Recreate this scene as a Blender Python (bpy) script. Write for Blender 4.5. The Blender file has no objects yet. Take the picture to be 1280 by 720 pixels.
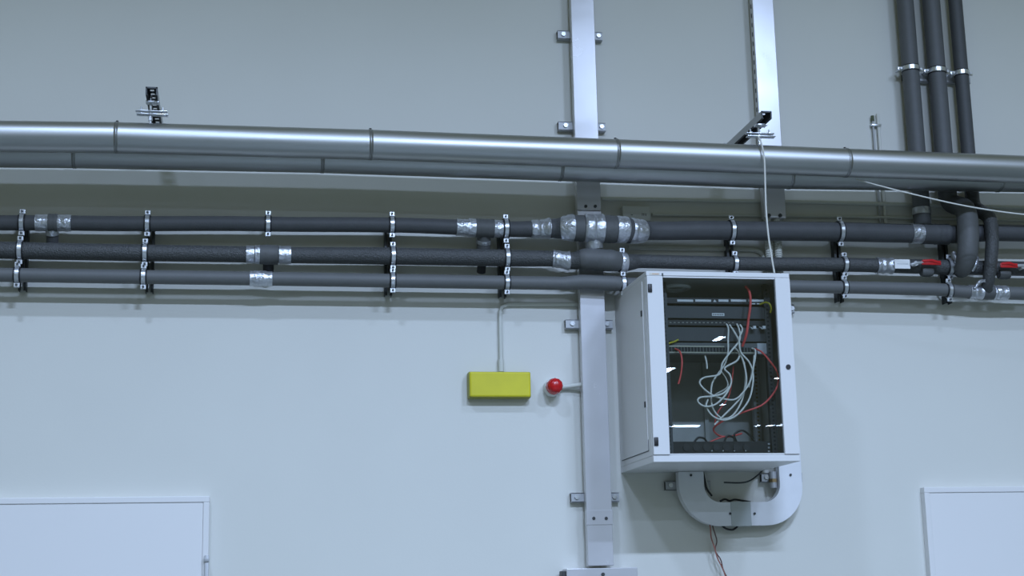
import bpy, bmesh, math, random
from mathutils import Vector, Matrix
random.seed(7)
C = bpy.context.scene.collection
SC = bpy.context.scene

# ------------------------------------------------------------------ camera
YAW, PITCH, ROLL, FPX = math.radians(10.4), math.radians(11.62), math.radians(-1.26), 1875.0
CAM = Vector((0, -7.2, 1.6))
FW = Vector((math.sin(YAW)*math.cos(PITCH), math.cos(YAW)*math.cos(PITCH), math.sin(PITCH)))
_r = Vector((math.cos(YAW), -math.sin(YAW), 0)); _u = _r.cross(FW)
RT = _r*math.cos(ROLL) + _u*math.sin(ROLL); UP = -_r*math.sin(ROLL) + _u*math.cos(ROLL)
cd = bpy.data.cameras.new('camera'); cd.sensor_width = 36; cd.lens = FPX/1280*36; cd.clip_end = 200
co = bpy.data.objects.new('camera', cd); C.objects.link(co)
M = Matrix.Identity(4)
for i in range(3):
    M[i][0] = RT[i]; M[i][1] = UP[i]; M[i][2] = -FW[i]; M[i][3] = CAM[i]
co.matrix_world = M
SC.camera = co

# ------------------------------------------------------------------ light
SC.view_settings.view_transform = 'Standard'; SC.view_settings.look = 'None'
SC.view_settings.exposure = -0.62; SC.view_settings.gamma = 1; SC.view_settings.use_curve_mapping = False
KEY = (0.54, 0.70, 1.03)
AMB = (0.86, 1.0, 0.68); AMB_S = 0.25
w = bpy.data.worlds.new('hall_air'); SC.world = w; w.use_nodes = True
bg = w.node_tree.nodes['Background']; bg.inputs[0].default_value = (*AMB, 1); bg.inputs[1].default_value = AMB_S

def lamp(x, y, z, sx, sy, power, col=KEY, spread=170, name='ceiling_lamp'):
    l = bpy.data.lights.new(name, 'AREA'); l.shape = 'RECTANGLE'; l.size = sx; l.size_y = sy
    l.energy = power; l.color = col; l.spread = math.radians(spread)
    o = bpy.data.objects.new(name, l); C.objects.link(o); o.location = (x, y, z); return o
# row of louvred ceiling lamps nearest the wall
for x, p in ((-2.8, 40), (-1.15, 230), (3.6, 130)):
    lamp(x, -4.6, 7.3, .5, .3, p, spread=124)
# second row
for x, p in ((-3.6, 50), (1.4, 1230), (5.0, 840)):
    lamp(x, -8.4, 7.3, 1.3, .3, p, spread=165)
for x, p in ((-4, 15), (1.5, 330), (6.5, 400)):
    lamp(x, -13.7, 7.3, 1.3, .3, p, spread=170)
for y in (-18.3, -23.0):
    for x in (-2.0, 3.0): lamp(x, y, 7.3, 1.3, .3, 330)
# far lamps of the hall, mirrored in the cabinet glass
for x, y, sx, sy in ((10.8, -26.6, .15, .55), (10.95, -31.6, .22, 1.1), (14.75, -38.5, .12, .3), (14.45, -32.8, .12, .3),
                     (15.3, -44.4, 1.0, .6), (17.9, -44.3, .12, .5), (18.37, -44.3, .22, .5), (18.75, -44.1, .3, .5)):
    lamp(x, y, 7.3, sx, sy, 900*sx*sy)

# ------------------------------------------------------------------ helpers
def ray(px, py): return FW + RT*((px-640)/FPX) - UP*((py-360)/FPX)
def at(px, py, Y):
    d = ray(px, py); return CAM + d*((Y-CAM.y)/d.y)
def s2l(c):
    c /= 255
    return c/12.92 if c <= .04045 else ((c+.055)/1.055)**2.4
MATS = {}
def mat(name, rgb, rough=.6, metal=0, noise=0, nscale=8, bump=0, bscale=60, stretch=None, spec=.5, emit=0):
    if name in MATS: return MATS[name]
    m = bpy.data.materials.new(name); m.use_nodes = True; nt = m.node_tree; b = nt.nodes['Principled BSDF']
    col = (*[s2l(v) for v in rgb], 1)
    b.inputs['Base Color'].default_value = col; b.inputs['Roughness'].default_value = rough
    b.inputs['Metallic'].default_value = metal; b.inputs['Specular IOR Level'].default_value = spec
    tc = nt.nodes.new('ShaderNodeTexCoord'); mp = nt.nodes.new('ShaderNodeMapping')
    nt.links.new(tc.outputs['Object'], mp.inputs[0])
    if stretch: mp.inputs['Scale'].default_value = stretch
    if noise:
        n = nt.nodes.new('ShaderNodeTexNoise'); n.inputs['Scale'].default_value = nscale; n.inputs['Detail'].default_value = 5
        nt.links.new(mp.outputs[0], n.inputs['Vector'])
        r = nt.nodes.new('ShaderNodeMapRange'); r.inputs['From Min'].default_value = .3; r.inputs['From Max'].default_value = .7
        r.inputs['To Min'].default_value = 1-noise; r.inputs['To Max'].default_value = 1+noise
        nt.links.new(n.outputs['Fac'], r.inputs['Value'])
        x = nt.nodes.new('ShaderNodeVectorMath'); x.operation = 'SCALE'; x.inputs[0].default_value = col[:3]
        nt.links.new(r.outputs[0], x.inputs['Scale']); nt.links.new(x.outputs[0], b.inputs['Base Color'])
        if metal:
            r2 = nt.nodes.new('ShaderNodeMapRange'); r2.inputs['To Min'].default_value = max(.05, rough-.1); r2.inputs['To Max'].default_value = rough+.1
            nt.links.new(n.outputs['Fac'], r2.inputs['Value']); nt.links.new(r2.outputs[0], b.inputs['Roughness'])
    if bump:
        n = nt.nodes.new('ShaderNodeTexNoise'); n.inputs['Scale'].default_value = bscale; n.inputs['Detail'].default_value = 3
        nt.links.new(mp.outputs[0], n.inputs['Vector'])
        bp = nt.nodes.new('ShaderNodeBump'); bp.inputs['Strength'].default_value = bump; bp.inputs['Distance'].default_value = .01
        nt.links.new(n.outputs['Fac'], bp.inputs['Height']); nt.links.new(bp.outputs[0], b.inputs['Normal'])
    if emit:
        b.inputs['Emission Color'].default_value = col; b.inputs['Emission Strength'].default_value = emit
    MATS[name] = m; return m

WALL = mat('wall_paint', (209, 209, 202), .62, noise=.015, nscale=1.5, bump=.03, bscale=90)
WHITE = mat('white_paint', (222, 221, 220), .45)
CABW = mat('cabinet_paint', (212, 212, 212), .4)
GALV = mat('galvanised', (206, 206, 210), .24, .25, noise=.02, nscale=6)
GALV2 = mat('galvanised_dull', (172, 174, 176), .5, .3, noise=.07, nscale=10)
ZINC = mat('zinc', (205, 208, 212), .3, .75, noise=.05, nscale=60)
DUCT = mat('duct_steel', (176, 178, 178), .42, 1, noise=.03, nscale=2, stretch=(.5, 1, 1))
SEAM = mat('duct_seam', (158, 160, 160), .42, 1)
FOAM = mat('foam_black', (74, 76, 78), .62, noise=.06, nscale=20, bump=.15, bscale=120)
FOAMR = mat('foam_textured', (68, 70, 70), .45, noise=.1, nscale=60, bump=.6, bscale=150)
FOAMG = mat('foam_grey', (96, 98, 98), .6, noise=.04, nscale=10, bump=.08, bscale=90)
FOAMJ = mat('foam_joint', (84, 86, 86), .6, noise=.06, nscale=12, bump=.2, bscale=40)
TAPE = mat('silver_tape', (196, 199, 205), .34, .8, noise=.1, nscale=30, bump=.7, bscale=45)
RUB = mat('rubber', (22, 24, 26), .6)
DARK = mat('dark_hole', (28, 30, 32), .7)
RAILD = mat('rail_steel', (70, 73, 74), .5, .5)
BLACK = mat('black_plastic', (26, 27, 29), .45)
PANEL = mat('panel_black', (66, 68, 70), .5)
INNER = mat('cabinet_inside', (176, 176, 172), .6)
CABLE = mat('cable_grey', (238, 236, 226), .5)
RED = mat('cable_red', (235, 92, 88), .45)
YEL = mat('cable_yellow', (200, 190, 50), .45)
STRING = mat('cord_white', (205, 205, 198), .6)
SIGNY = mat('sign_yellow', (205, 196, 30), .5, noise=.06, nscale=9)
VRED = mat('valve_red', (190, 30, 35), .35)
LENS = mat('siren_red', (190, 22, 28), .25, noise=.15, nscale=60)
BRASS = mat('brass', (150, 130, 95), .4, .8)
LABEL = mat('label_white', (225, 226, 226), .5)
CONDUIT = mat('conduit_paint', (196, 198, 190), .5)
FLOORM = mat('floor_paint', (98, 102, 94), .35, noise=.05, nscale=.6)
BEIGE = mat('port_metal', (170, 168, 150), .4, .3)
BROWN = mat('cable_brown', (96, 70, 66), .5)
UGALV = mat('galvanised_lifted', (222, 224, 228), .5, .1, noise=.04, nscale=8)  # galvanised copy lightened to offset the cabinet's shade on the U-shaped trunk
FOAMS = mat('foam_riser', (88, 90, 92), .6, noise=.05, nscale=20, bump=.1, bscale=90)
PINK = mat('cable_orange', (150, 92, 82), .5)

def glass():
    m = bpy.data.materials.new('tinted_glass'); m.use_nodes = True; nt = m.node_tree; nt.nodes.clear()
    o = nt.nodes.new('ShaderNodeOutputMaterial'); t = nt.nodes.new('ShaderNodeBsdfTransparent'); g = nt.nodes.new('ShaderNodeBsdfGlossy')
    t.inputs[0].default_value = (.88, .91, .91, 1); g.inputs['Roughness'].default_value = .0
    f = nt.nodes.new('ShaderNodeFresnel'); f.inputs[0].default_value = 1.5
    x = nt.nodes.new('ShaderNodeMixShader')
    nt.links.new(f.outputs[0], x.inputs[0]); nt.links.new(t.outputs[0], x.inputs[1]); nt.links.new(g.outputs[0], x.inputs[2])
    nt.links.new(x.outputs[0], o.inputs[0]); return m
GLASS = glass()

def bm_new(): return bmesh.new()
def box(bm, x0, x1, y0, y1, z0, z1, bev=0):
    r = bmesh.ops.create_cube(bm, size=1)
    vs = r['verts']
    for v in vs:
        v.co = Vector(((x0+x1)/2+v.co.x*(x1-x0), (y0+y1)/2+v.co.y*(y1-y0), (z0+z1)/2+v.co.z*(z1-z0)))
    if bev:
        es = list({e for v in vs for e in v.link_edges})
        bmesh.ops.bevel(bm, geom=es, offset=bev, segments=2, affect='EDGES', profile=.5)
    return bm
def smooth_path(pts, n=8):
    P = [Vector(p) for p in pts]
    if len(P) < 3: return P
    out = []
    Q = [P[0]*2-P[1]] + P + [P[-1]*2-P[-2]]
    for i in range(1, len(Q)-2):
        a, b, c, d = Q[i-1], Q[i], Q[i+1], Q[i+2]
        for k in range(n):
            t = k/n
            out.append(.5*((2*b)+(c-a)*t+(2*a-5*b+4*c-d)*t*t+(3*b-a-3*c+d)*t**3))
    out.append(P[-1]); return out
def tube(bm, pts, r, seg=16, caps=True):
    P = [Vector(p) for p in pts]; n = len(P)
    R = r if isinstance(r, (list, tuple)) else [r]*n
    t0 = (P[1]-P[0]).normalized()
    ref = Vector((0, 0, 1)) if abs(t0.z) < .9 else Vector((0, 1, 0))
    nx = t0.cross(ref).normalized(); rings = []
    for i in range(n):
        t = (P[min(i+1, n-1)]-P[max(i-1, 0)]).normalized()
        nx = (nx - t*nx.dot(t)).normalized(); ny = t.cross(nx)
        rings.append([bm.verts.new(P[i]+(nx*math.cos(2*math.pi*k/seg)+ny*math.sin(2*math.pi*k/seg))*R[i]) for k in range(seg)])
    for i in range(n-1):
        for k in range(seg):
            bm.faces.new((rings[i][k], rings[i][(k+1) % seg], rings[i+1][(k+1) % seg], rings[i+1][k]))
    if caps:
        bm.faces.new(rings[0][::-1]); bm.faces.new(rings[-1])
    return bm
def cyl(bm, a, b, r, seg=20, r2=None): return tube(bm, [a, b], [r, r if r2 is None else r2], seg)
def revolve_x(bm, x0, c_y, c_z, prof, seg=24):   # prof: list of (x, r); closed shell about an x-axis line
    return tube(bm, [(x0+x, c_y, c_z) for x, r in prof], [r for x, r in prof], seg)

def tag(o, label=None, cat=None, group=None, kind=None):
    if label: o['label'] = label
    if cat: o['category'] = cat
    if group: o['group'] = group
    if kind: o['kind'] = kind
    return o
def obj(name, bm, m, parent=None, smooth=True, ang=35):
    me = bpy.data.meshes.new(name)
    if parent is not None:
        off = Vector(parent.location)
        p = parent.parent
        while p: off += Vector(p.location); p = p.parent
        if off.length: bmesh.ops.translate(bm, verts=bm.verts, vec=-off)
    bmesh.ops.recalc_face_normals(bm, faces=bm.faces)
    bm.to_mesh(me); bm.free(); me.materials.append(m)
    o = bpy.data.objects.new(name, me); C.objects.link(o)
    if parent is not None: o.parent = parent
    if smooth:
        for p in me.polygons: p.use_smooth = True
        bm2 = bmesh.new(); bm2.from_mesh(me)
        for e in bm2.edges:
            e.smooth = not (len(e.link_faces) == 2 and e.calc_face_angle(0) > math.radians(ang))
        bm2.to_mesh(me); bm2.free()
    return o
def thing(name, loc, label, cat, group=None):
    o = bpy.data.objects.new(name, None); C.objects.link(o); o.location = loc; o.empty_display_size = .05
    return tag(o, label, cat, group)
def dup(root, loc=None):
    r = root.copy(); C.objects.link(r)
    if loc is not None: r.location = loc
    for ch in list(root.children):
        c = ch.copy(); C.objects.link(c); c.parent = r
        for g in ch.children:
            d = g.copy(); C.objects.link(d); d.parent = c
    return r
def B(*a, **k): return box(bm_new(), *a, **k)
def T(*a, **k): return tube(bm_new(), *a, **k)

# ------------------------------------------------------------------ structure
tag(obj('wall_back', B(-9, 14, 0, .3, -.05, 8), WALL, smooth=False), 'pale grey-green painted wall behind all the pipes', kind='structure')
tag(obj('floor', B(-9, 22, -48, 0, -.15, -.0), FLOORM, smooth=False), 'grey hall floor below the wall', kind='structure')

def door(name, x0, x1, ztop, label, handle_side):
    bm = bm_new(); d = -.045; t = .028
    box(bm, x0, x0+t, d, 0, 0, ztop-t, .003); box(bm, x1-t, x1, d, 0, 0, ztop-t, .003); box(bm, x0, x1, d, 0, ztop-t, ztop, .003)
    fr = tag(obj(name, bm, WHITE, smooth=False), label, kind='structure')
    obj('door_leaf', B(x0+t, x1-t, -.040, 0, .01, ztop-t, .003), WHITE, fr, smooth=False)
    return fr
DL1 = at(262, 620, -.045); d1 = door('door_1', -1.72, DL1.x, DL1.z, 'white door with slim frame, cut off by the lower left picture corner', 1)
bm = bm_new(); a = at(259, 694, -.05); box(bm, a.x-.012, a.x+.008, -.06, -.045, 1.2, a.z, .003); box(bm, a.x-.014, a.x+.01, -.066, -.045, a.z-.03, a.z-.012, .002)
tag(obj('door_seal_strip', bm, GALV2, d1), 'grey metal strip on the door edge')
DL2 = at(1155, 609, -.045); door('door_2', DL2.x, DL2.x+1.25, DL2.z, 'white door with slim frame, cut off by the lower right picture corner', 0)

# ------------------------------------------------------------------ ducts
def duct(pxs, Y, r, seams, label, name='steel_duct'):
    pts = [at(x, y, Y) for x, y in pxs]
    pts = [pts[0] + (pts[0]-pts[1])*1.0] + pts + [pts[-1] + (pts[-1]-pts[-2])*1.2]
    base = thing(name, pts[1], label, 'duct')
    obj('duct_shell', T(pts, r, 48), DUCT, base)
    for sx in seams:
        # locate on the axis line
        for a, b in zip(pts, pts[1:]):
            xw = at(sx, 200, Y).x
            if a.x <= xw <= b.x:
                t = (xw-a.x)/(b.x-a.x); p = a.lerp(b, t); d = (b-a).normalized()
                bm = tube(bm_new(), [p-d*.009, p-d*.007, p-d*.004, p-d*.001, p+d*.001, p+d*.004, p+d*.009],
                          [r+.0005, r+.002, r+.003, r+.0005, r+.0005, r+.003, r+.0005], 48)
                s = obj('seam_band', bm, SEAM, base)
                obj('seam_screw', cyl(bm_new(), p+Vector((0, 0, r)), p+Vector((0, 0, r+.009)), .006, 10), DARK, s)
    return base, pts
YF, YB = -.47, -.22
du1, DP1 = duct([(0, 170.5), (145, 172), (463, 181), (770, 192.3), (1057, 203.5), (1280, 212)], YF, .0705,
                [145, 463, 770, 1057], 'shiny steel insulated duct, the front and upper of the two')
du2, DP2 = duct([(0, 190.5), (93, 191.5), (403, 198), (700, 208.5), (985, 219), (1280, 223.5)], YB, .0705,
                [93, 403, 700, 985, 1245], 'shadowed steel duct running behind and below the front duct')

def ceiling_strut(tipx, tipz, label):
    # slotted rail cantilevered from the wall above the ducts, saddle clamp under it
    x = tipx; z = tipz; w_ = .026; h = .036
    b = thing('cantilever_rail', (x, 0, z), label, 'bracket')
    bm = bm_new(); L = -.57
    box(bm, x-w_, x-w_+.004, L, 0, z, z+h); box(bm, x+w_-.004, x+w_, L, 0, z, z+h)
    obj('channel_sides', bm, GALV2, b, smooth=False)
    bm = bm_new(); zt = z+h
    box(bm, x-w_+.004, x-w_+.006, L, 0, z+.001, zt); box(bm, x+w_-.006, x+w_-.004, L, 0, z+.001, zt)
    box(bm, x-w_+.004, x-.009, L, 0, zt-.004, zt); box(bm, x+.009, x+w_-.004, L, 0, zt-.004, zt)
    y = L
    while y < -.02:
        box(bm, x-.010, x+.010, y, y+.026, zt-.004, zt); y += .052
    box(bm, x-w_+.001, x-w_+.011, L, 0, z-.002, z+.002); box(bm, x+w_-.011, x+w_-.001, L, 0, z-.002, z+.002)
    obj('slotted_web', bm, mat('rail_inside_shade', (44, 47, 48), .6, .3), b, smooth=False)  # web and inner liners coloured dark to stand for shade inside the channel
    bm = bm_new()
    box(bm, x-w_-.0005, x-w_+.006, L-.001, L+.003, z, zt+.001); box(bm, x+w_-.006, x+w_+.0005, L-.001, L+.003, z, zt+.001); box(bm, x-w_, x+w_, L-.001, L+.003, zt-.006, zt+.001)
    obj('cut_end', bm, RAILD, b, smooth=False)
    obj('wall_plate', B(x-.03, x+.03, -.006, 0, z-.02, z+.05, .002), GALV2, b, smooth=False)
    bm = bm_new(); zz = z-.055
    box(bm, x-.075, x+.068, YF-.015, YF+.015, zz+.006, zz+.010, .001); box(bm, x-.07, x+.072, YF-.017, YF+.017, zz-.010, zz-.005, .001)
    for s in (-.05, .045):
        cyl(bm, (x+s, YF, zz-.004), (x+s, YF, zz+.03), .004, 8); cyl(bm, (x+s, YF, zz+.010), (x+s, YF, zz+.016), .009, 6)
    obj('saddle_clamp', bm, ZINC, b)
    bm = bm_new(); cyl(bm, (x-.008, YF, zz-.048), (x-.008, YF, z+.03), .006, 10); cyl(bm, (x-.008, YF-.0, zz-.035), (x-.008, YF, zz-.018), .010, 6)
    obj('threaded_rod', bm, ZINC, b)
    bm = bm_new(); box(bm, x-w_-.003, x+w_+.003, L+.07, L+.11, z-.012, z-.002, .002)
    obj('channel_nut_plate', bm, ZINC, b, smooth=False)
ceiling_strut(-.417, 3.852, 'slotted rail with saddle clamp above the front duct, near the picture left')
ceiling_strut(2.492, 3.846, 'slotted rail with saddle clamp above the front duct, in front of the right cable trunk')

# ------------------------------------------------------------------ cable trunks and their strut brackets
TY0, TY1 = -.035, -.085
def trunk_box(bm, x0, x1, z0, z1):
    box(bm, x0, x1, TY1+.004, TY0, z0, z1); box(bm, x0-.002, x1+.002, TY1, TY1+.02, z0+.001, z1-.001, .003)
def bolts(pts, r=.008, d=.006, name='bolt', m=RAILD, parent=None, y=TY1):
    for p in pts:
        obj(name, cyl(bm_new(), (p.x, y-d, p.z), (p.x, y+.001, p.z), r, 12), m, parent)
t1 = thing('galvanised_cable_duct', (1.71, 0, 1.72), 'tall galvanised cable trunk left of the grey cabinet', 'cable trunk')
bm = bm_new(); trunk_box(bm, 1.649, 1.771, 1.735, 3.49); obj('trunk_channel', bm, GALV, t1, smooth=False)
bm = bm_new(); trunk_box(bm, 1.649, 1.769, 3.492, 5.1); obj('trunk_channel', bm, GALV, t1, smooth=False)
p = [at(732, 258, TY1), at(744, 258, TY1)]; bolts(p, name='bolt', parent=t1)
p = [at(742, 648, TY1), at(757.5, 648, TY1)]; bolts(p, name='bolt', parent=t1)
obj('joint_plate', B(1.645, 1.775, TY1-.003, TY1+.03, at(740, 656, TY1).z, at(740, 638, TY1).z, .001), GALV, t1, smooth=False)
ta, tb = at(703, 711, -.095), at(797, 711, -.095)
t1b = thing('trunk_junction_box', ((ta.x+tb.x)/2, 0, 1.45), 'galvanised junction box at the foot of the tall trunk, on the bottom picture edge', 'junction box')
obj('box_body', B(ta.x+.02, tb.x, -.095, 0, 1.45, ta.z, .003), GALV, t1b, smooth=False)
obj('box_latch', B(ta.x, ta.x+.018, -.085, -.02, 1.60, ta.z-.01, .003), RAILD, t1b, smooth=False)
obj('screw', cyl(bm_new(), (at(754, 719, -.1).x, -.1, ta.z-.03), (at(754, 719, -.1).x, -.09, ta.z-.03), .009, 10), RAILD, t1b)

t2 = thing('galvanised_cable_duct', (2.69, 0, 3.47), 'galvanised cable trunk running up behind the ducts above the cabinet', 'cable trunk')
bm = bm_new(); trunk_box(bm, 2.634, 2.747, 3.477, 5.1); obj('trunk_channel', bm, GALV, t2, smooth=False)
bolts([at(961, 269.5, TY1), at(975, 269.5, TY1)], r=.01, parent=t2)
bm = bm_new(); z = 3.95
while z < 4.9:
    obj('slot', B(2.6315, 2.634, -.066, -.054, z, z+.022), DARK, t2, smooth=False); z += .052

def strut_bracket(x0, x1, z, label, bx, yfront=TY0, group=None):
    b = thing('strut_bracket', ((x0+x1)/2, 0, z), label, 'bracket')
    h = .023; bm = bm_new()
    box(bm, x0, x1, yfront, yfront+.004, z-h, z+h, .001); box(bm, x0, x1, yfront, 0, z+h-.004, z+h); box(bm, x0, x1, yfront, 0, z-h, z-h+.004)
    obj('channel', bm, GALV2, b, smooth=False)
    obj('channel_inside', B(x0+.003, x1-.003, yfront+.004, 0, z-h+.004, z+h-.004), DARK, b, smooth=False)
    for q in bx:
        bt = obj('bolt', cyl(bm_new(), (q, yfront-.008, z+.002), (q, yfront, z+.002), .012, 6), ZINC, b)
    return b
for (xa, xb, y, lb, b1, b2) in (
    (697, 753, 43, 'strut bracket across the left trunk, topmost, near the upper picture edge', 704, 748),
    (698, 757, 157, 'strut bracket across the left trunk, just above the front duct', 707, 752),
    (707, 766, 405, 'strut bracket across the left trunk, beside the upper cabinet side', 715.5, 759),
    (714, 774, 622, 'strut bracket across the left trunk, level with the cabinet underside', 721, 768)):
    A, Bq = at(xa, y, TY0), at(xb, y+.5, TY0)
    strut_bracket(A.x, Bq.x, A.z, lb, [at(b1, y, TY0).x, at(b2, y, TY0).x])
A = at(845, 607, TY0); strut_bracket(at(832, 607, TY0).x, 2.29, A.z, 'small strut bracket behind the left leg of the U-shaped trunk', [at(838, 607, TY0).x])
A = at(960, 597, TY0); strut_bracket(at(952, 597, TY0).x, 2.77, A.z, 'small strut bracket behind the right leg of the U-shaped trunk', [at(958, 597, TY0).x])
A = at(990, 386, TY0); strut_bracket(2.60, at(993, 386, TY0).x, A.z, 'strut bracket end showing right of the cabinet near its top', [at(990, 386, TY0).x])

# U-shaped trunk
u = thing('curved_cable_trunk', (2.43, 0, 1.92), 'U-shaped galvanised trunk looping under the grey cabinet', 'cable trunk')
def outline_prism(bm, pts, y0, y1):
    f = [bm.verts.new((x, y0, z)) for x, z in pts]; b = [bm.verts.new((x, y1, z)) for x, z in pts]
    n = len(pts); bm.faces.new(f); bm.faces.new(b[::-1])
    for i in range(n): bm.faces.new((f[i], b[i], b[(i+1) % n], f[(i+1) % n]))
def arc(cx, cz, r, a0, a1, n=14): return [(cx+r*math.cos(math.radians(a0+(a1-a0)*i/n)), cz+r*math.sin(math.radians(a0+(a1-a0)*i/n))) for i in range(n+1)]
xl, xli, xri, xr = 2.114, 2.242, 2.632, 2.748; zb, zbi = 1.916, 2.03; xm = 2.415
left = [(xl, 2.181), (xl, 2.125)] + arc(xl+.205, zb+.205, .205, 180, 270) + [(xm, zb), (xm, zbi)] + arc(xli+.085, zbi+.085, .085, 270, 180) + [(xli, 2.181)]
right = [(xm+.001, zb)] + arc(xr-.19, zb+.19, .19, 270, 360) + [(xr, 2.30), (xri, 2.30)] + arc(xri-.085, zbi+.085, .085, 0, -90) + [(xm+.001, zbi)]
for nm, pl in (('left_elbow', left), ('right_elbow', right)):
    bm = bm_new(); outline_prism(bm, pl, TY1, TY0); obj('trunk_elbow', bm, UGALV, u, smooth=False)
pc0, pc1 = at(914, 643, TY1-.003), at(939, 643, TY1-.003)
obj('joint_cover', B(pc0.x, pc1.x, TY1-.004, TY0+.0, zb-.002, zbi+.002, .001), mat('galv_cover', (178, 184, 184), .5, .1), u, smooth=False)
bolts([at(912.5, 642, TY1), at(943, 642, TY1), at(988, 593.5, TY1), at(863.5, 594, TY1)], r=.006, parent=u)
# flexible conduits between trunk end and lower trunk
for i, (xx, lb) in enumerate(((2.655, 'left of two ribbed flexible conduits under the right trunk end'), (2.705, 'right of two ribbed flexible conduits under the right trunk end'))):
    pts = []; rr = []; n = 80
    for k in range(n+1):
        z = 3.475-(3.475-3.02)*k/n; pts.append((xx, -.058, z)); rr.append(.018 if k % 2 else .0215)
    tag(obj('flexible_conduit', T(pts, rr, 14), CONDUIT), lb, 'conduit', 'ribbed conduits under the right trunk end')

# ------------------------------------------------------------------ insulated pipes
PY = -.13
def pipe(name, label, xs, zs_r, m, parts):
    """zs_r: list of (px, z, r, Y)"""
    P = [Vector((at(px, 300, Y).x, Y, z)) for px, z, r, Y in zs_r]
    R = [r for _, _, r, _ in zs_r]
    b = thing(name, P[0], label, 'pipe')
    # smooth with interpolation of radius
    pts = []; rr = []
    for i in range(len(P)-1):
        n = 6
        for k in range(n):
            t = k/n; s = t*t*(3-2*t)
            q = P[i].lerp(P[i+1], t); q.y = P[i].y+(P[i+1].y-P[i].y)*s; q.z = P[i].z+(P[i+1].z-P[i].z)*s
            pts.append(q); rr.append(R[i]+(R[i+1]-R[i])*s)
    pts.append(P[-1]); rr.append(R[-1])
    obj('foam_sleeve', T(pts, rr, 28), m, b)
    return b, pts, rr
def locate(pp, x):
    _, pts, rr = pp
    for i in range(len(pts)-1):
        if pts[i].x <= x <= pts[i+1].x:
            t = (x-pts[i].x)/(pts[i+1].x-pts[i].x); return pts[i].lerp(pts[i+1], t), rr[i]+(rr[i+1]-rr[i])*t
    return (pts[0], rr[0]) if x < pts[0].x else (pts[-1], rr[-1])
def wrap(pp, px0, px1, extra, m, name='tape_wrap', nub=0, label=None, wob=.0012):
    y = locate(pp, at(px0, 300, PY).x)[0].y
    x0, x1 = at(px0, 300, y-.04).x, at(px1, 300, y-.04).x
    n = max(4, int((x1-x0)/.008)); pts = []; rr = []
    for i in range(n+1):
        x = x0+(x1-x0)*i/n; c, r = locate(pp, x); pts.append(Vector((x, c.y, c.z))); rr.append(r+extra+random.uniform(-wob, wob))
    pts = [pts[0]+Vector((-.0005, 0, 0))]+pts+[pts[-1]+Vector((.0005, 0, 0))]
    rr = [rr[0]-extra*.9]+rr+[rr[-1]-extra*.9]
    o = obj(name, T(pts, rr, 28), m, pp[0])
    if label: o['label'] = label
    return o
def branch(pp, px, dz, r, m, y=None, name='tee_branch'):
    c, R_ = locate(pp, at(px, 300, PY).x)
    return obj(name, T(smooth_path([c, c+Vector((0, .03, dz*.45)), c+Vector((0, .055+(.03-r)*.3, dz))], 5), r, 20), m, pp[0])

# A: top pipe
Ax = lambda px, y: at(px, y, PY).z
PA = pipe('insulated_pipe', 'top dark foam-insulated pipe with tape-wrapped tees, passing in front of the left trunk', 0,
          [(-90, Ax(-90, 278), .036, PY), (100, Ax(100, 279), .036, PY), (330, Ax(330, 280), .036, PY), (500, Ax(500, 281.5), .037, PY),
           (640, Ax(640, 286.5), .039, PY), (672, Ax(672, 286.5), .041, PY), (692, Ax(692, 286.5), .048, PY-.015), (714, at(714, 285, PY-.04).z, .062, PY-.04),
           (745, at(745, 286, PY-.045).z, .066, PY-.045), (778, at(778, 287, PY-.045).z, .066, PY-.045), (795, at(795, 289, PY-.025).z, .058, PY-.025),
           (812, Ax(812, 288.5), .047, PY), (900, Ax(900, 288), .0485, PY), (1060, Ax(1060, 290), .05, PY), (1180, Ax(1180, 293), .048, PY),
           (1250, Ax(1250, 291), .044, PY), (1380, Ax(1380, 293), .044, PY)], FOAM, None)
wrap(PA, 42, 58, .004, TAPE); wrap(PA, 70, 87, .004, TAPE); wrap(PA, 58, 70, .006, FOAMJ, 'tee_joint')
branch(PA, 64, -.09, .028, FOAM)
cA, rA = locate(PA, at(64, 300, PY).x)
obj('tape_wrap', T([cA+Vector((0, .015, -.025)), cA+Vector((0, .03, -.048))], .0305, 20), TAPE, PA[0])
wrap(PA, 572, 587, .004, TAPE); wrap(PA, 587, 596, .008, TAPE); wrap(PA, 596, 619, .008, FOAMJ, 'tee_joint'); wrap(PA, 619, 637, .005, TAPE)
branch(PA, 606, -.1, .034, FOAMJ)
cA, rA = locate(PA, at(606, 300, PY).x)
obj('tape_wrap', T([cA+Vector((0, .03, -.05)), cA+Vector((0, .04, -.065))], .037, 20), TAPE, PA[0])
wrap(PA, 666, 689, .005, TAPE, wob=.003); wrap(PA, 706, 719, .004, TAPE, wob=.003); wrap(PA, 719, 732, .003, FOAMJ, 'foam_segment')
wrap(PA, 733, 756, .007, TAPE, wob=.003); wrap(PA, 757, 772, .003, FOAMJ, 'foam_segment'); wrap(PA, 773, 785, .003, TAPE, wob=.002)
wrap(PA, 790, 807, .004, TAPE, wob=.003)
wrap(PA, 1143, 1157, .004, TAPE)
wrap(PA, 1157, 1190, .006, FOAM, 'tee_joint')
# tape strap hanging from the bulge to the middle pipe
a = at(744, 287, -.19)
obj('tape_strap', T([(a.x, -.165, a.z-.03), (a.x, -.155, a.z-.065), (a.x+.002, -.15, a.z-.085)], [.047, .045, .044], 20), TAPE, PA[0])

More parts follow.
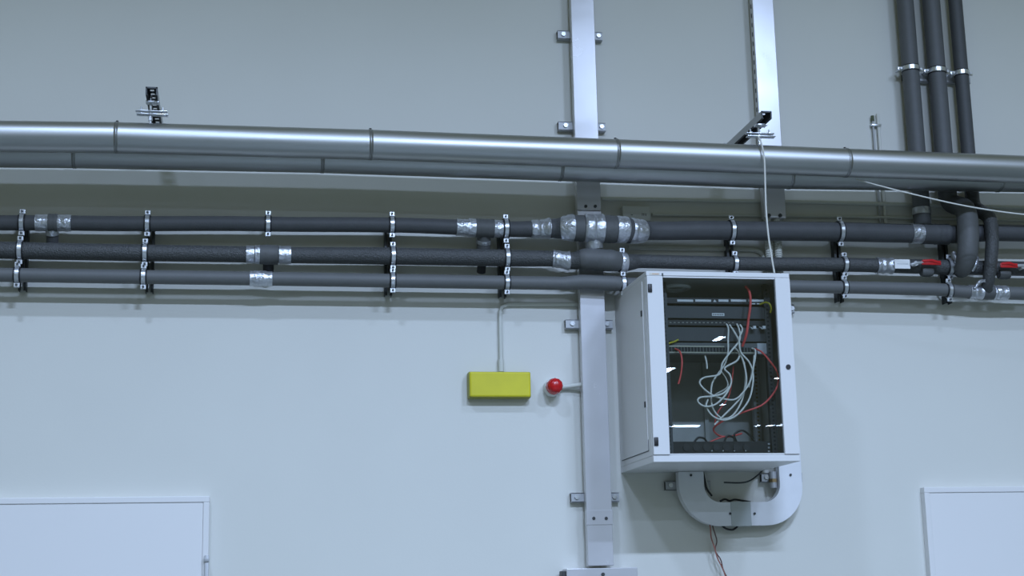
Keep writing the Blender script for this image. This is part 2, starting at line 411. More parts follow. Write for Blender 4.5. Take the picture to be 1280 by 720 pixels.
# B: middle pipe
PB = pipe('insulated_pipe', 'middle foam-insulated pipe with textured sleeve, two red-handled valves on its right', 0,
          [(-90, 3.222, .04, PY), (100, 3.22, .04, PY), (330, 3.222, .039, PY), (500, 3.227, .042, PY), (640, 3.228, .042, PY), (690, 3.229, .039, PY),
           (712, at(712, 326, PY-.02).z, .042, PY-.02), (735, at(735, 324, PY-.04).z, .052, PY-.04), (760, at(760, 325.5, PY-.04).z, .052, PY-.04),
           (780, at(780, 328, PY-.02).z, .044, PY-.02), (800, 3.224, .034, PY), (918, Ax(918, 329.5), .035, PY), (1060, Ax(1060, 331), .036, PY),
           (1180, Ax(1180, 334), .038, PY), (1280, Ax(1280, 336), .038, PY), (1380, Ax(1380, 338), .038, PY)], FOAMR, None)
wrap(PB, 308, 318, .004, TAPE); wrap(PB, 319, 325, .006, TAPE); wrap(PB, 325, 348, .008, FOAMJ, 'tee_joint'); wrap(PB, 349, 364, .004, TAPE)
branch(PB, 336, -.075, .026, RUB)
wrap(PB, 692, 712, .004, TAPE, wob=.003); wrap(PB, 728, 775, .002, FOAMJ, 'foam_segment'); wrap(PB, 1097, 1117, .004, TAPE, wob=.003)
wrap(PB, 776, 784, .006, TAPE)
# hanger mount under the pipe
branch(PB, 603, -.06, .022, RUB, name='tee_branch')

# C: bottom pipe
PC = pipe('insulated_pipe', 'bottom smooth mid-grey insulated pipe, lowest of the three', 0,
          [(-90, 3.104, .033, PY), (100, 3.104, .033, PY), (335, 3.105, .033, PY), (600, 3.105, .0335, PY), (700, 3.105, .033, PY), (728, at(728, 352.5, PY-.01).z, .037, PY-.01),
           (762, at(762, 354, PY-.01).z, .038, PY-.01), (785, 3.106, .033, PY), (1020, 3.108, .032, PY), (1160, Ax(1160, 361.5), .033, PY), (1210, Ax(1210, 365), .033, PY),
           (1280, Ax(1280, 367), .034, PY), (1380, Ax(1380, 369), .034, PY)], FOAMG, None)
wrap(PC, 313, 341, .004, TAPE, wob=.002)
wrap(PC, 1210, 1226, .004, TAPE, wob=.003); wrap(PC, 1226, 1240, .005, FOAMJ, 'tee_joint'); wrap(PC, 1240, 1258, .004, TAPE, wob=.003)

# valves on B
def valve(px0, px1, py, label, flip=False):
    a, b = at(px0, py, -.20), at(px1, py, -.20)
    t = thing('lever_valve', ((a.x+b.x)/2, -.16, a.z-.04), label, 'valve', 'red lever valves on the middle pipe')
    xm_ = a.x-.03 if not flip else b.x+.03
    bm = bm_new(); box(bm, a.x, b.x, -.205, -.197, a.z-.013, a.z+.011, .004); tube(bm, [(a.x+.005, -.202, a.z+.006), ((a.x+b.x)/2, -.206, a.z+.01), (b.x-.006, -.202, a.z-.002)], .008, 10)
    obj('lever_handle', bm, VRED, t)
    bm = bm_new()
    if not flip: tube(bm, [(a.x-.055, -.197, a.z-.012), (a.x-.02, -.199, a.z-.002), (a.x+.01, -.2, a.z)], [.009, .007, .006], 10)
    else: tube(bm, [(b.x+.05, -.197, a.z), (b.x+.02, -.199, a.z), (b.x-.01, -.2, a.z)], [.012, .009, .006], 10)
    obj('lever_arm', bm, ZINC, t)
    bm = bm_new(); cyl(bm, (xm_, -.2, a.z-.005), (xm_, -.15, a.z-.008), .012, 12)
    obj('valve_stem', bm, ZINC, t)
    bm = bm_new(); revolve_x(bm, (a.x+b.x)/2-.035, -.150, a.z-.036, [(0, .024), (.012, .028), (.03, .028), (.045, .028), (.06, .024)])
    obj('valve_body', bm, FOAMJ, t)
valve(1152, 1176, 328, 'ball valve with red lever on the middle pipe, left of the tall elbow')
valve(1250, 1272, 331.5, 'ball valve with red lever on the middle pipe, by the right picture edge', True)
a, b = at(1118, 324, -.185), at(1138, 336, -.185)
tg = thing('pipe_tag', ((a.x+b.x)/2, -.18, b.z), 'white paper tag on the middle pipe, left of the red lever', 'tag')
obj('tag_sheet', B(a.x, b.x, -.186, -.182, b.z, a.z, .001), LABEL, tg, smooth=False)
obj('print_marks', B(a.x+.012, b.x-.012, -.1868, -.186, (a.z+b.z)/2-.001, (a.z+b.z)/2+.001), mat('print_grey', (150, 158, 165)), tg, smooth=False)

# risers
def riser(pxc, r, zbot, label, tail=None, m=FOAM, Y=-.085):
    x = pxc
    t = thing('riser_pipe', (x, Y, zbot), label, 'pipe')
    obj('foam_sleeve', T([(x, Y, 5.1), (x, Y, zbot)], r, 28), m, t)
    return t
r1 = riser(3.497, .045, 3.40, 'left of three dark riser pipes rising behind the ducts', m=FOAMS)
r2 = riser(3.648, .047, 3.60, 'middle of three dark riser pipes, bending forward as a thick elbow', m=FOAMS)
r3 = riser(3.789, .037, 3.58, 'right and thinnest of three dark riser pipes')
a = at(1163, 262, -.1)
obj('tape_wrap', T([(3.497, -.085, a.z+.01), (3.497, -.085, a.z-.025)], .049, 24), TAPE, r1)
def elbow(parent, pts, rs, m, name='pipe_elbow'):
    P = smooth_path(pts, 6); n = len(P); R = []
    for i in range(n):
        t = i/(n-1)*(len(rs)-1); k = min(int(t), len(rs)-2); R.append(rs[k]+(rs[k+1]-rs[k])*(t-k))
    return obj(name, T(P, R, 24), m, parent)
e = elbow(r2, [Vector((3.648, -.085, 3.68)), Vector((3.655, -.10, 3.58)), at(1206, 262, -.19), at(1210, 290, -.235), at(1209, 318, -.235), at(1204, 334, -.19), at(1201, 338, -.13)],
          [.047, .048, .053, .055, .052, .046, .04], FOAMJ)
elbow(r2, [at(1192, 316, -.17), at(1196, 326, -.19), at(1199, 336, -.17)], [.012, .012, .012], TAPE, 'tape_wrap')
elbow(r2, [at(1221, 322, -.165), at(1219, 330, -.18), at(1215, 339, -.17)], [.012, .014, .01], TAPE, 'tape_wrap')
e = elbow(r3, [Vector((3.789, -.085, 3.66)), Vector((3.79, -.10, 3.56)), at(1236, 272, -.19), at(1240, 295, -.215), at(1239, 322, -.215), at(1236, 348, -.19), at(1233, 364, -.14)],
          [.037, .037, .036, .034, .033, .031, .03], FOAMR)
elbow(r3, [at(1218, 361, -.165), at(1225, 352, -.18), at(1232, 351, -.2)], [.008, .01, .008], TAPE, 'tape_wrap')

# riser clamps and rail
A, Bq = at(1131, 93, -.03), at(1212, 96, -.03)
rl = strut_bracket(A.x-.01, Bq.x, A.z-.015, 'dark strut rail behind the three risers near the upper right', [], -.035)
for (x, r, lb, nb) in ((3.497, .045, 'zinc clamp on the left riser near the upper right', 0), (3.648, .047, 'zinc clamp on the middle riser near the upper right', 1), (3.789, .037, 'zinc clamp on the right riser near the upper right', 2)):
    z = at(1145, 82.5, -.12).z-.006+(-.006*nb)
    c = thing('riser_clamp', (x, -.085, z), lb, 'clamp', 'zinc clamps around the three risers')
    bm = bm_new(); tube(bm, [(x, -.085, z-.013), (x, -.085, z-.011), (x, -.085, z+.011), (x, -.085, z+.013)], [r+.0, r+.005, r+.005, r+.0], 28)
    obj('clamp_band', bm, ZINC, c)
    for s in (-1, 1):
        bm = bm_new(); xx = x+s*(r+.012)
        box(bm, xx-.014, xx+.014, -.088, -.082, z-.011, z+.011, .002); cyl(bm, (xx, -.098, z), (xx, -.035, z), .007, 8)
        obj('clamp_ear', bm, ZINC, c)
    obj('rubber_lining', T([(x, -.085, z-.017), (x, -.085, z+.017)], r+.002, 28), RUB, c)

# ------------------------------------------------------------------ pipe clamps
CG = 'zinc ring clamps holding the three horizontal pipes'
def make_clamp(r):
    # local coordinates, axis along x through origin; band, lining, two ears with bolt, rod to the wall
    t = thing('pipe_clamp', (0, 0, 0), 'zinc clamp', 'clamp', CG)
    bm = tube(bm_new(), [(-.010, 0, 0), (-.009, 0, 0), (.009, 0, 0), (.010, 0, 0)], [r+.003, r+.007, r+.007, r+.003], 28); obj('clamp_band', bm, ZINC, t)
    obj('rubber_lining', T([(-.016, 0, 0), (.016, 0, 0)], r+.004, 28), RUB, t)
    for s in (1, -1):
        z = s*(r+.016)
        bm = bm_new(); box(bm, -.013, .013, -.014, -.010, z-.0105, z+.0105, .002); box(bm, -.013, .013, -.006, -.002, z-.0105, z+.0105, .002)
        e_ = obj('clamp_ear', bm, ZINC, t, smooth=False)
        bm = bm_new(); cyl(bm, (0, -.020, z), (0, .006, z), .0055, 8)
        obj('bolt', bm, RAILD, e_)
    bm = bm_new(); cyl(bm, (0, r+.003, 0), (0, .129, 0), .006, 8); obj('threaded_rod', bm, RAILD, t)
    return t
protos = {}
st = {25: 'nearest the left picture edge', 182: 'second from the left picture edge', 335: 'third from the left picture edge',
      491: 'fourth from the left picture edge', 634: 'fifth from the left, between two taped stretches', 779: 'touching the upper left corner of the cabinet',
      918: 'above the middle of the cabinet top', 1055: 'first one right of the hanging white cord', 1187: 'beside the thick elbow of the middle riser'}
rows = {'top': (PA, {25: 25, 182: 183, 335: 335, 491: 491, 634: 634, 918: 918, 1055: 1054}),
        'middle': (PB, {25: 24, 182: 181, 491: 492, 634: 635, 779: 779, 918: 920, 1055: 1057, 1187: 1188}),
        'bottom': (PC, {25: 22, 182: 180, 491: 491.5, 634: 634, 779: 779, 1055: 1055, 1187: 1185})}
ords = ['nearest the left picture edge', 'second from the left picture edge', 'third from the left picture edge', 'fourth from the left picture edge', 'fifth from the left picture edge']
for row, (pp, dd) in rows.items():
    for k, px in dd.items():
        c, r = locate(pp, at(px, 300, PY-.03).x)
        rk = round(r, 3)
        if row == 'top' and k == 634: rk = round(r+.006, 3)
        loc = Vector((at(px, 300, c.y-.04).x, c.y, c.z))
        if rk not in protos: protos[rk] = t = make_clamp(rk)
        else: t = dup(protos[rk])
        t.location = loc; t['label'] = f'zinc ring clamp on the {row} insulated pipe, {(ords[list(dd).index(k)] if k < 700 else st[k])}'
# upright mounting rails behind every clamp station
for k, px in ((0, 30), (1, 188), (3, 485), (4, 627), (6, 912), (7, 1046), (8, 1180)):
    x = at(px, 320, -.03).x
    z0, z1 = 3.02+.03, 3.40
    nm = [st[25], st[182], '', st[335], st[491], '', st[918], st[1055], st[1187]][k]
    t = thing('mounting_rail', (x, 0, z0), f'dark upright rail behind the pipe clamps, {nm}', 'rail', 'dark rails behind the pipe clamps')
    bm = bm_new(); w_ = .018
    box(bm, x-w_, x-w_+.004, -.04, 0, z0, z1); box(bm, x+w_-.004, x+w_, -.04, 0, z0, z1); box(bm, x-w_, x-.006, -.043, -.04, z0, z1); box(bm, x+.006, x+w_, -.043, -.04, z0, z1)
    obj('rail_channel', bm, RAILD, t, smooth=False)
    bm = bm_new(); box(bm, x-.02, x+.02, -.006, 0, z0+.1, z0+.14, .001); obj('rail_plate', bm, ZINC, t, smooth=False)

# ------------------------------------------------------------------ thin conduits on the wall
def conduit(pxs, Y, r, label, m=CONDUIT, sm=False):
    pts = [at(x, y, Y) for x, y in pxs]
    if sm: pts = smooth_path(pts, 6)
    return tag(obj('wall_conduit', T(pts, r, 12), m), label, 'conduit')
conduit([(752, 248.5), (1020, 253), (1180, 257), (1310, 261)], -.014, .011, 'thin wall conduit just under the ducts, upper of two')
conduit([(815, 268.5), (1020, 270.5), (1180, 273), (1310, 276)], -.014, .009, 'thin wall conduit close above the top dark pipe')
conduit([(785, 309.5), (860, 310.5), (930, 311.5), (946, 313), (953, 318), (955, 326), (956, 345)], -.016, .012, 'thin wall conduit between top and middle pipes, bending down above the cabinet', sm=True)
conduit([(728, 380.5), (650, 380), (634, 380.3), (628, 383), (625.5, 389), (625.3, 400), (625.8, 430), (626.5, 466)], -.014, .0105, 'bent wall conduit running down to the yellow sign box')
# small rod hanger right of the ducts
hx = at(1092, 160, -.02); h2 = at(1099, 160, -.02)
t = thing('conduit_pair', (hx.x, 0, 3.45), 'pair of thin vertical conduits on the wall left of the risers', 'conduit')
obj('thin_conduit', T([(hx.x, -.016, 3.42), (hx.x, -.016, at(1092, 147, -.02).z)], .006, 10), GALV2, t)
obj('thin_conduit', T([(h2.x, -.012, 3.42), (h2.x, -.012, at(1099, 142, -.02).z)], .009, 10), WALL, t)
zz = at(1095, 155.5, -.03).z
obj('conduit_clip', B(hx.x-.012, h2.x+.012, -.026, 0, zz-.008, zz+.006, .003), ZINC, t)
zz = at(1091, 146, -.03).z
obj('end_cap', cyl(bm_new(), (hx.x, -.016, zz-.02), (hx.x, -.016, zz+.01), .009, 10), mat('cap_olive', (80, 88, 62)), t)

# junction box
a, b = at(778, 257, -.06), at(813.5, 274, -.06)
t = thing('junction_box', ((a.x+b.x)/2, 0, b.z), 'pale plastic junction box on the wall behind the taped bulge', 'junction box')
bb = obj('box_body', B(a.x, b.x, -.06, 0, b.z-.01, a.z, .004), mat('box_plastic', (190, 192, 184), .5), t, smooth=False)
q = at(805.5, 268.5, -.061)
bm = bm_new()
for dx in (-.012, -.004, .006):
    box(bm, q.x+dx, q.x+dx+.0025, -.0615, -.0598, q.z-.006, q.z+.008)
obj('print_marks', bm, RAILD, t, smooth=False)
q = at(790, 268.5, -.061)
obj('latch_mark', B(q.x-.006, q.x+.005, -.0615, -.0598, q.z-.002, q.z+.001), RAILD, t, smooth=False)

# yellow sign box
a, b = at(587, 464.5, -.07), at(664, 496, -.07)
t = thing('warning_sign_box', ((a.x+b.x)/2, 0, b.z), 'yellow rectangular sign box on the wall left of the red beacon', 'sign')
obj('sign_housing', B(a.x-.003, b.x+.003, -.055, 0, b.z-.003, a.z+.003, .006), mat('sign_housing', (150, 150, 70), .5), t, smooth=False)
obj('sign_face', B(a.x, b.x, -.07, -.05, b.z, a.z, .008), SIGNY, t, smooth=False)
c1 = at(626.5, 462, -.02); obj('cable_gland', cyl(bm_new(), (c1.x, -.016, c1.z-.01), (c1.x, -.016, c1.z+.05), .015, 12), CONDUIT, t)

# red beacon
c1 = at(695, 481.5, -.11)
t = thing('warning_beacon', (c1.x, 0, c1.z), 'round red warning beacon left of the tall trunk', 'beacon')
obj('beacon_base', T([(c1.x, 0, c1.z), (c1.x, -.05, c1.z), (c1.x, -.056, c1.z)], [.043, .043, .04], 32), LABEL, t)
pr = [(-.05, .0385), (-.085, .0385), (-.10, .036), (-.112, .029), (-.118, .018), (-.1195, .004)]
bm = tube(bm_new(), [(c1.x, y, c1.z) for y, r in pr], [r for y, r in pr], 32)
obj('red_lens', bm, LENS, t)
bm = bm_new()
for k in range(12):
    a_ = 2*math.pi*k/12; cyl(bm, (c1.x+.0385*math.cos(a_), -.055, c1.z+.0385*math.sin(a_)), (c1.x+.037*math.cos(a_), -.098, c1.z+.037*math.sin(a_)), .002, 6)
obj('lens_ribs', bm, LENS, t)
obj('cable_gland', T([(c1.x+.035, -.022, c1.z+.004), (c1.x+.07, -.022, c1.z+.006), (1.652, -.045, c1.z+.012)], [.016, .013, .011], 12), CONDUIT, t)

# ------------------------------------------------------------------ cabinet
X0, X1, Z0, Z1, YFc = 1.8465, 2.5475, 2.183, 3.071, -.60
cb = thing('network_cabinet', ((X0+X1)/2, -.3, Z0), 'light grey wall-mounted network cabinet with tinted glass door full of tangled cables', 'cabinet')
t_ = .018
bm = bm_new()
box(bm, X0, X1, YFc, 0, Z1-.022, Z1, .003); box(bm, X0, X1, YFc, 0, Z0, Z0+.031, .003)
box(bm, X0, X0+.012, YFc+.019, -.0, Z0+.031, Z1-.022); box(bm, X1-.012, X1, YFc+.019, 0, Z0+.031, Z1-.022)
box(bm, X0+.004, X0+.03, YFc+.035, YFc+.07, Z0+.02, Z1-.02); box(bm, X1-.03, X1-.004, YFc+.035, YFc+.07, Z0+.02, Z1-.02)
obj('cabinet_body', bm, CABW, cb, smooth=False)
obj('back_panel', B(X0+.012, X1-.012, -.012, 0, Z0+.022, Z1-.022), INNER, cb, smooth=False)
bm = bm_new(); box(bm, X0+.0125, X0+.016, YFc+.075, -.012, Z0+.022, Z1-.022); box(bm, X1-.016, X1-.0125, YFc+.075, -.012, Z0+.022, Z1-.022)
box(bm, X0+.012, X1-.012, YFc+.04, -.012, Z1-.026, Z1-.022); box(bm, X0+.012, X1-.012, YFc+.04, -.012, Z0+.022, Z0+.025)
obj('inner_lining', bm, INNER, cb, smooth=False)
# side panel with groove and latches
bm = bm_new(); box(bm, X0-.003, X0+.001, YFc+.075, -.035, Z0+.06, Z1-.035, .001)
sp = obj('side_panel', bm, CABW, cb, smooth=False)
bm = bm_new(); g = .003
box(bm, X0-.0015, X0, YFc+.071, -.031, Z0+.056, Z0+.060); box(bm, X0-.0015, X0, YFc+.071, YFc+.075, Z0+.056, Z0+.11)
obj('panel_gap', bm, RAILD, sp, smooth=False)
for z in (Z0+.275, Z1-.185):
    obj('side_latch', B(X0-.006, X0-.002, YFc+.085, YFc+.105, z-.014, z+.014, .002), BLACK, sp)
# door
dz0, dz1 = Z0+.0325, Z1-.0235
bm = bm_new(); lw = .078; rw = .074
box(bm, X0+.001, X0+lw, YFc-.006, YFc+.018, dz0, dz1, .003); box(bm, X1-rw, X1-.001, YFc-.006, YFc+.018, dz0, dz1, .003)
box(bm, X0+lw-.004, X1-rw+.004, YFc+.002, YFc+.018, dz1-.006, dz1); box(bm, X0+lw-.004, X1-rw+.004, YFc+.002, YFc+.018, dz0, dz0+.006)
df = obj('door', bm, CABW, cb, smooth=False)
gl = obj('glass_pane', B(X0+lw-.004, X1-rw+.004, YFc+.004, YFc+.009, dz0+.001, dz1-.001), GLASS, df, smooth=False); gl['label'] = 'dark tinted glass of the cabinet door'
for z in (dz1-.06, dz0+.06):
    obj('hinge', B(X0+.004, X0+.024, YFc-.012, YFc-.004, z-.02, z+.02, .003), BLACK, df)
q = at(985.5, 458.5, YFc-.01)
obj('door_lock', cyl(bm_new(), (q.x, YFc-.011, q.z), (q.x, YFc, q.z), .0115, 20), BLACK, df)
# label on top rail
q = at(819, 342.5, YFc-.001)
bm = bm_new(); box(bm, q.x-.028, q.x+.022, YFc-.0008, YFc+.002, q.z-.004, q.z+.005)
o = obj('rail_sticker', bm, mat('sticker_beige', (205, 200, 188)), cb, smooth=False)
bm = bm_new()
for i in range(5): box(bm, q.x-.014+i*.0065, q.x-.010+i*.0065, YFc-.0012, YFc, q.z-.0015, q.z+.0025)
obj('sticker_print', bm, mat('print_orange', (196, 140, 90)), o, smooth=False)
q = at(828, 343, YFc); obj('rail_mark', B(q.x-.004, q.x+.004, YFc-.001, YFc+.002, q.z-.009, q.z+.006), RAILD, cb, smooth=False)
# cable port ring in the ceiling of the cabinet
ring = bm_new()
R_ = [(2.055+.062*math.cos(2*math.pi*k/40), -.375+.062*math.sin(2*math.pi*k/40), Z1-.031) for k in range(41)]
tube(ring, R_, .011, 8, caps=False); obj('cable_port_ring', ring, mat('ring_white', (240, 240, 240), .4), cb)
# front posts / rear posts
def post(px, Y, w_, z0, z1, m, holes=None):
    x = at(px, 470, Y).x; o = obj('rack_post', B(x-w_/2, x+w_/2, Y, Y+.03, z0, z1), m, cb, smooth=False)
    if holes:
        bm = bm_new(); z = z0+.02
        while z < z1-.02: box(bm, x-.006, x+.004, Y-.001, Y, z, z+.009); z += .019
        obj('post_holes', bm, holes, o, smooth=False)
iz0, iz1 = Z0+.026, Z1-.03
post(834, -.50, .03, iz0, iz1, PANEL, DARK); post(964, -.48, .03, iz0, iz1, PANEL, DARK)
post(945, -.16, .035, iz0, iz1, GALV2, BRASS); post(956, -.10, .05, iz0, iz1, UGALV); post(881, -.03, .02, iz0, iz1, INNER)
# rack units
EY = -.475
def unit(name, label, xa, ya, xb, yb, depth, m, Y=EY, bev=.002):
    a, b = at(xa, ya, Y), at(xb, yb, Y)
    t = thing(name, ((a.x+b.x)/2, Y, b.z), label, 'rack unit')
    obj('unit_body', B(a.x, b.x, Y, Y+depth, b.z, a.z, bev), m, t, smooth=False)
    return t, a, b
UX0, UX1 = 829, 960
t, a, b = unit('labelled_patch_panel', 'black rack panel with a row of white label strips, topmost in the cabinet', UX0, 371.5, 958, 381, .05, BLACK)
for xs, xe in ((846.5, 866.5), (869, 889), (898, 910.5), (913.5, 932.5), (935.5, 954.5)):
    p, q = at(xs, 374.3, EY-.001), at(xe, 377.3, EY-.001); obj('label_strip', B(p.x, q.x, EY-.002, EY, q.z, p.z), LABEL, t, smooth=False)
bm = bm_new(); p = at(893.5, 375.8, EY-.001); vs = [bm.verts.new((p.x+dx, EY-.002, p.z+dz)) for dx, dz in ((-.008, -.006), (.008, -.006), (-.001, .006))]
f_ = bm.faces.new(vs); r_ = bmesh.ops.extrude_face_region(bm, geom=[f_]); bmesh.ops.translate(bm, vec=(0, .002, 0), verts=[v for v in r_['geom'] if isinstance(v, bmesh.types.BMVert)])
obj('label_strip', bm, LABEL, t, smooth=False)
for xs, xe in ((938, 944), (946, 951)):
    p, q = at(xs, 379, EY-.001), at(xe, 380.5, EY-.001); obj('label_strip', B(p.x, q.x, EY-.002, EY, q.z, p.z), LABEL, t, smooth=False)
t, a, b = unit('blank_panel', 'dark grey blank rack panel with one small white label', UX0, 382, UX1, 399, .03, PANEL)
p, q = at(890, 391.3, EY-.001), at(905.5, 395, EY-.001); o = obj('maker_label', B(p.x, q.x, EY-.002, EY, q.z, p.z), LABEL, t, smooth=False)
bm = bm_new()
for i in range(6): box(bm, p.x+.004+i*.009, p.x+.009+i*.009, EY-.0026, EY-.002, q.z+.003, p.z-.004)
obj('label_print', bm, RAILD, o, smooth=False)
t, a, b = unit('patch_panel', 'black patch panel with a line of tiny ports, where the grey cables plug in', UX0, 399.5, UX1, 408, .06, BLACK)
bm = bm_new()
for i in range(17):
    p = at(833+i*5.2, 403.2+.02*i, EY); box(bm, p.x-.005, p.x+.004, EY-.0015, EY, p.z-.002, p.z+.0025)
obj('port_marks', bm, mat('port_grey', (150, 150, 140)), t, smooth=False)
t, a, b = unit('cable_manager', 'plain dark cable management panel between patch panel and switch', UX0, 408.5, UX1, 427.5, .03, PANEL)
for x in (941, 953):
    bm = bm_new(); p = at(x, 409.5, EY-.02)
    tube(bm, [(p.x-.008, EY, p.z+.006), (p.x-.008, EY-.02, p.z), (p.x-.006, EY-.03, p.z-.008), (p.x+.004, EY-.03, p.z-.008), (p.x+.007, EY-.02, p.z+.004)], .0028, 8)
    box(bm, p.x-.003, p.x+.012, EY-.035, EY-.015, p.z-.008, p.z+.006, .001)
    obj('plug', bm, LABEL, t, smooth=False)
t, a, b = unit('network_switch', 'network switch with two rows of metal-framed ports above the cable tangle', UX0, 428, 960, 443.5, .25, mat('switch_grey', (92, 94, 94), .5, .2))
pa, pb = at(831, 432, EY), at(905, 433.8, EY)
bm = bm_new(); za, zb_ = at(868, 433.0, EY).z, at(868, 440.5, EY).z
box(bm, pa.x, pb.x, EY-.003, EY, za-.003, za+.003); box(bm, pa.x, at(945, 440, EY).x, EY-.003, EY, zb_-.003, zb_+.002)
obj('port_frame', bm, BEIGE, t, smooth=False)
bm = bm_new(); x = pa.x+.004
while x < at(944, 437, EY).x:
    box(bm, x, x+.011, EY-.0015, EY-.0002, zb_+.003, za-.004); x += .0155
obj('port_holes', bm, DARK, t, smooth=False)
p, q = at(946, 429, EY), at(959.5, 442.5, EY); obj('metal_end_plate', B(p.x, q.x, EY-.003, EY, q.z, p.z, .001), GALV2, t, smooth=False)
# power strip at bottom
t, a, b = unit('power_strip', 'black socket strip at the bottom of the cabinet', 838.5, 552, 964, 567, .05, BLACK, Y=-.49)
bm = bm_new()
for i in range(7):
    p = at(858+i*12.5, 559.5, -.49); cyl(bm, (p.x, -.4945, p.z), (p.x, -.489, p.z), .017, 16)
obj('sockets', bm, mat('socket_black', (40, 41, 43), .5), t)
for i in range(4):
    p = at(890+i*14, 563.5, -.495); obj('screw', cyl(bm_new(), (p.x, -.4965, p.z), (p.x, -.49, p.z), .003, 8), ZINC, t)
for i in range(3):
    p = at(961, 555+i*4.6, -.49); obj('mount_hole', B(p.x-.005, p.x+.005, -.4925, -.49, p.z-.004, p.z+.004, .001), GALV2, t, smooth=False)
p = at(836, 560, -.49); obj('end_bracket', B(p.x-.012, p.x+.012, -.49, -.47, iz0, iz0+.055), GALV, t, smooth=False)
def cable(label, pxs, m, r, Y0=-.53, wobble=0, name='cable', group=None, Ys=None, cat='cable'):
    n = len(pxs); pts = []
    for i, (x, y) in enumerate(pxs):
        Y = (Ys[i] if Ys else Y0)+wobble*math.sin(i*1.7)
        pts.append(at(x, y, Y))
    return tag(obj(name, T(smooth_path(pts, 7), r, 8), m), label, cat, group)
G1 = 'grey network cables tangled in the cabinet'
gr = .0042
cable('grey network cable falling from the leftmost used port into the widest loop', [(908, 405), (910.5, 411), (910, 425), (910, 440), (906, 455), (897, 468), (890, 480), (889, 500), (893, 514), (903, 523), (915, 520), (925, 506), (930, 490), (932, 470), (930, 452)], CABLE, gr,
      Ys=[-.48, -.50]+[-.52]*13, group=G1, name='network_cable')
cable('grey network cable crossing rightwards just below the ports, into the outer right strand', [(912, 406), (918, 415), (924, 427), (925, 440), (930, 455), (933, 475), (929, 492), (918, 506), (905, 519), (893, 531)], CABLE, gr,
      Ys=[-.48, -.505]+[-.535]*8, group=G1, name='network_cable')
cable('grey network cable crossing leftwards, with the small leftmost loop', [(921, 405), (924, 412), (924.5, 425), (913, 440), (903, 454), (899, 468), (880, 472), (875, 480), (889, 493), (907, 499), (921, 498), (935, 482), (941, 464), (943, 444)], CABLE, gr,
      Ys=[-.48, -.505, -.53]+[-.55]*11, group=G1, name='network_cable')
cable('grey network cable ending in the largest bottom loop', [(925, 406), (928, 412), (924, 424), (926, 440), (936, 452), (941, 465), (941, 480), (936, 500), (922, 518), (906, 525), (891, 520), (883, 508), (885, 499)], CABLE, gr,
      Ys=[-.48, -.50]+[-.545]*11, group=G1, name='network_cable')
cable('grey network cable with the flat loop at middle left of the tangle', [(918, 434), (924, 442), (921, 451), (906, 460), (912, 468), (914, 478), (908, 492), (895, 505), (882, 508), (873, 503), (875, 497), (893, 495), (905, 491), (912, 483)], CABLE, gr,
      Ys=[-.49, -.51]+[-.56]*12, group=G1, name='network_cable')
cable('short grey network cable dropping from the right end of the switch', [(940, 435.5), (944, 438), (943.5, 450), (940, 466), (936, 484)], CABLE, gr, Ys=[-.48, -.50, -.52, -.525, -.525], group=G1, name='network_cable')
cable('thin grey network cable behind the tangle centre', [(900, 462), (908, 474), (909, 484), (896, 492), (888, 497)], CABLE, .0035, Y0=-.40, group=G1, name='network_cable')
cable('short pale cable stub left of the tangle under the switch', [(881, 444), (883, 452), (884, 461)], CABLE, gr, Y0=-.46, name='network_cable', group=G1)
G2 = 'red network cables in the cabinet'
cable('thick red cable hanging down from the cabinet ceiling on the right', [(932, 358), (937, 366), (938, 380), (935.5, 400), (933, 418), (928, 433)], RED, .006, Ys=[-.50, -.52, -.53, -.53, -.53, -.50], group=G2, name='network_cable')
cable('red cable bowing out along the right glass edge to the bottom', [(944, 436), (952, 440), (962, 451), (971, 464), (973, 476), (968, 490), (953, 506), (930, 515), (908, 524), (895, 532), (892, 538), (898, 544), (907, 546), (918, 544.5), (927, 542)], RED, .0042,
      Ys=[-.48, -.52, -.54, -.54, -.54, -.54, -.53, -.52, -.48, -.44, -.42, -.42, -.42, -.42, -.40], group=G2, name='network_cable')
cable('short red cable with free end hanging left under the switch', [(844, 436), (850, 440), (852.5, 452), (851, 468), (848, 480)], RED, .0042, Ys=[-.48, -.51, -.53, -.53, -.53], group=G2, name='network_cable')
cable('thin red cable behind the middle of the grey tangle', [(917, 458), (915, 475), (912, 492), (907, 502), (897, 516), (893, 531)], RED, .0032, Y0=-.38, group=G2, name='network_cable')
cable('red cable lying just above the socket strip', [(884, 554), (893, 550), (905, 546), (918, 546)], RED, .0035, Y0=-.45, group=G2, name='network_cable')
cable('yellow cable arching at the upper right inside the cabinet', [(950, 380.5), (957, 378), (962, 380), (964, 386), (963, 391)], YEL, .0042, Ys=[-.485, -.51, -.52, -.52, -.51], name='network_cable')
cable('short yellow cable above the left end of the switch', [(831, 432), (838, 428.5), (843, 427), (848, 424.5)], YEL, .0042, Y0=-.49, name='network_cable')
for i, (pts, lb) in enumerate((([(905, 553), (909, 545), (917, 547), (918, 553)], 'black power lead arching left of centre on the socket strip'),
                     ([(921, 553), (918, 543), (928, 538), (938, 545), (944, 553)], 'black power lead with the highest arch on the socket strip'),
                     ([(868, 552), (873, 547), (880, 548), (884, 553)], 'black power lead bulging at the left of the socket strip'))):
    cable(lb, pts, BLACK, .005, Y0=-.47, name='power_lead', group='black power leads on the socket strip')

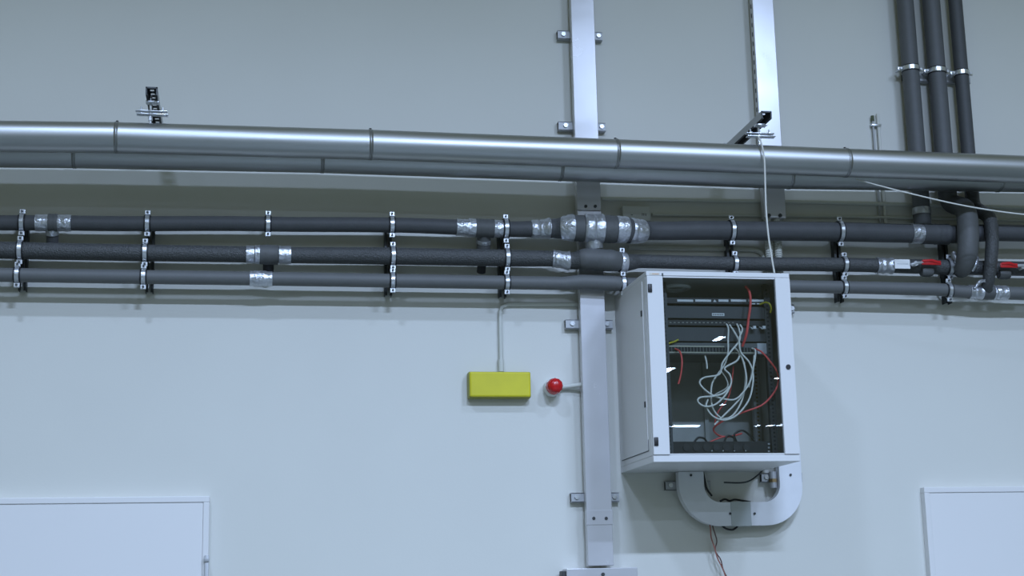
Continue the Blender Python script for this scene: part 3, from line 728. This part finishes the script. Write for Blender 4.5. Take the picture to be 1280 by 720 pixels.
# ------------------------------------------------------------------ loose cords and cables outside
p0 = Vector((at(950, 174, -.555).x, -.555, at(950, 174, -.555).z))
cable('white cord hanging from the right rail clamp down to the cabinet top', [(948, 171), (952, 180), (955.5, 200), (956.5, 230), (957.5, 260), (960, 290), (963.5, 315), (968, 341)], STRING, .0044,
      Ys=[-.50, -.55, -.56, -.57, -.575, -.58, -.582, -.583], name='hanging_wire')
cable('thin white wire sloping from the ducts to the right picture edge', [(1070, 224), (1095, 231), (1130, 240), (1190, 254), (1240, 263), (1290, 269), (1340, 272)], STRING, .0035,
      Ys=[-.40, -.50, -.58, -.6, -.6, -.6, -.6], name='white_wire')
cable('orange-brown lead twisting down from the U-shaped trunk', [(886, 650), (888, 660), (889, 672), (893, 684), (897, 698), (903, 710), (909, 726)], PINK, .0032, Y0=-.06, name='twisted_lead', group='leads below the U-shaped trunk')
cable('dark brown lead twisting down from the U-shaped trunk', [(889, 650), (892, 662), (896, 676), (894, 688), (901, 700), (904, 712), (911, 726)], BROWN, .0032, Y0=-.05, name='twisted_lead', group='leads below the U-shaped trunk')
cable('thin grey cable drooping inside the U-shaped trunk under the cabinet', [(905, 603), (925, 603.5), (937, 601), (947, 594), (954, 587)], RAILD, .004, Y0=-.04, name='thin_cable')
cable('thin beige cable at the inner left of the U-shaped trunk', [(880, 588), (882, 598), (884, 606), (886, 612)], CONDUIT, .004, Y0=-.05, name='thin_cable')
cable('black cable at the inner left of the U-shaped trunk', [(878, 586), (880.5, 598), (883, 610), (890, 620)], BLACK, .005, Y0=-.055, name='thin_cable')
cable('black cable bundle lying on the floor of the U-shaped trunk bend', [(900, 626.5), (906, 624), (912, 626), (918, 624.5), (926, 625.5), (938, 627.5)], BLACK, .005, Y0=-.06, name='thin_cable')
cable('black cable sagging just below the U-shaped trunk', [(900, 655), (908, 661), (916, 662), (922, 658)], BLACK, .005, Y0=-.05, name='thin_cable')
a = at(966, 592, -.05)
t = thing('conduit_fitting', (a.x, 0, a.z), 'brass and steel cable fitting inside the right leg of the U-shaped trunk', 'fitting')
obj('fitting_sleeve', T([(a.x, -.05, 2.181), (a.x, -.05, 2.10)], .018, 16), GALV2, t)
obj('fitting_ring', T([(a.x, -.05, 2.145), (a.x, -.05, 2.128)], .021, 6), BRASS, t)
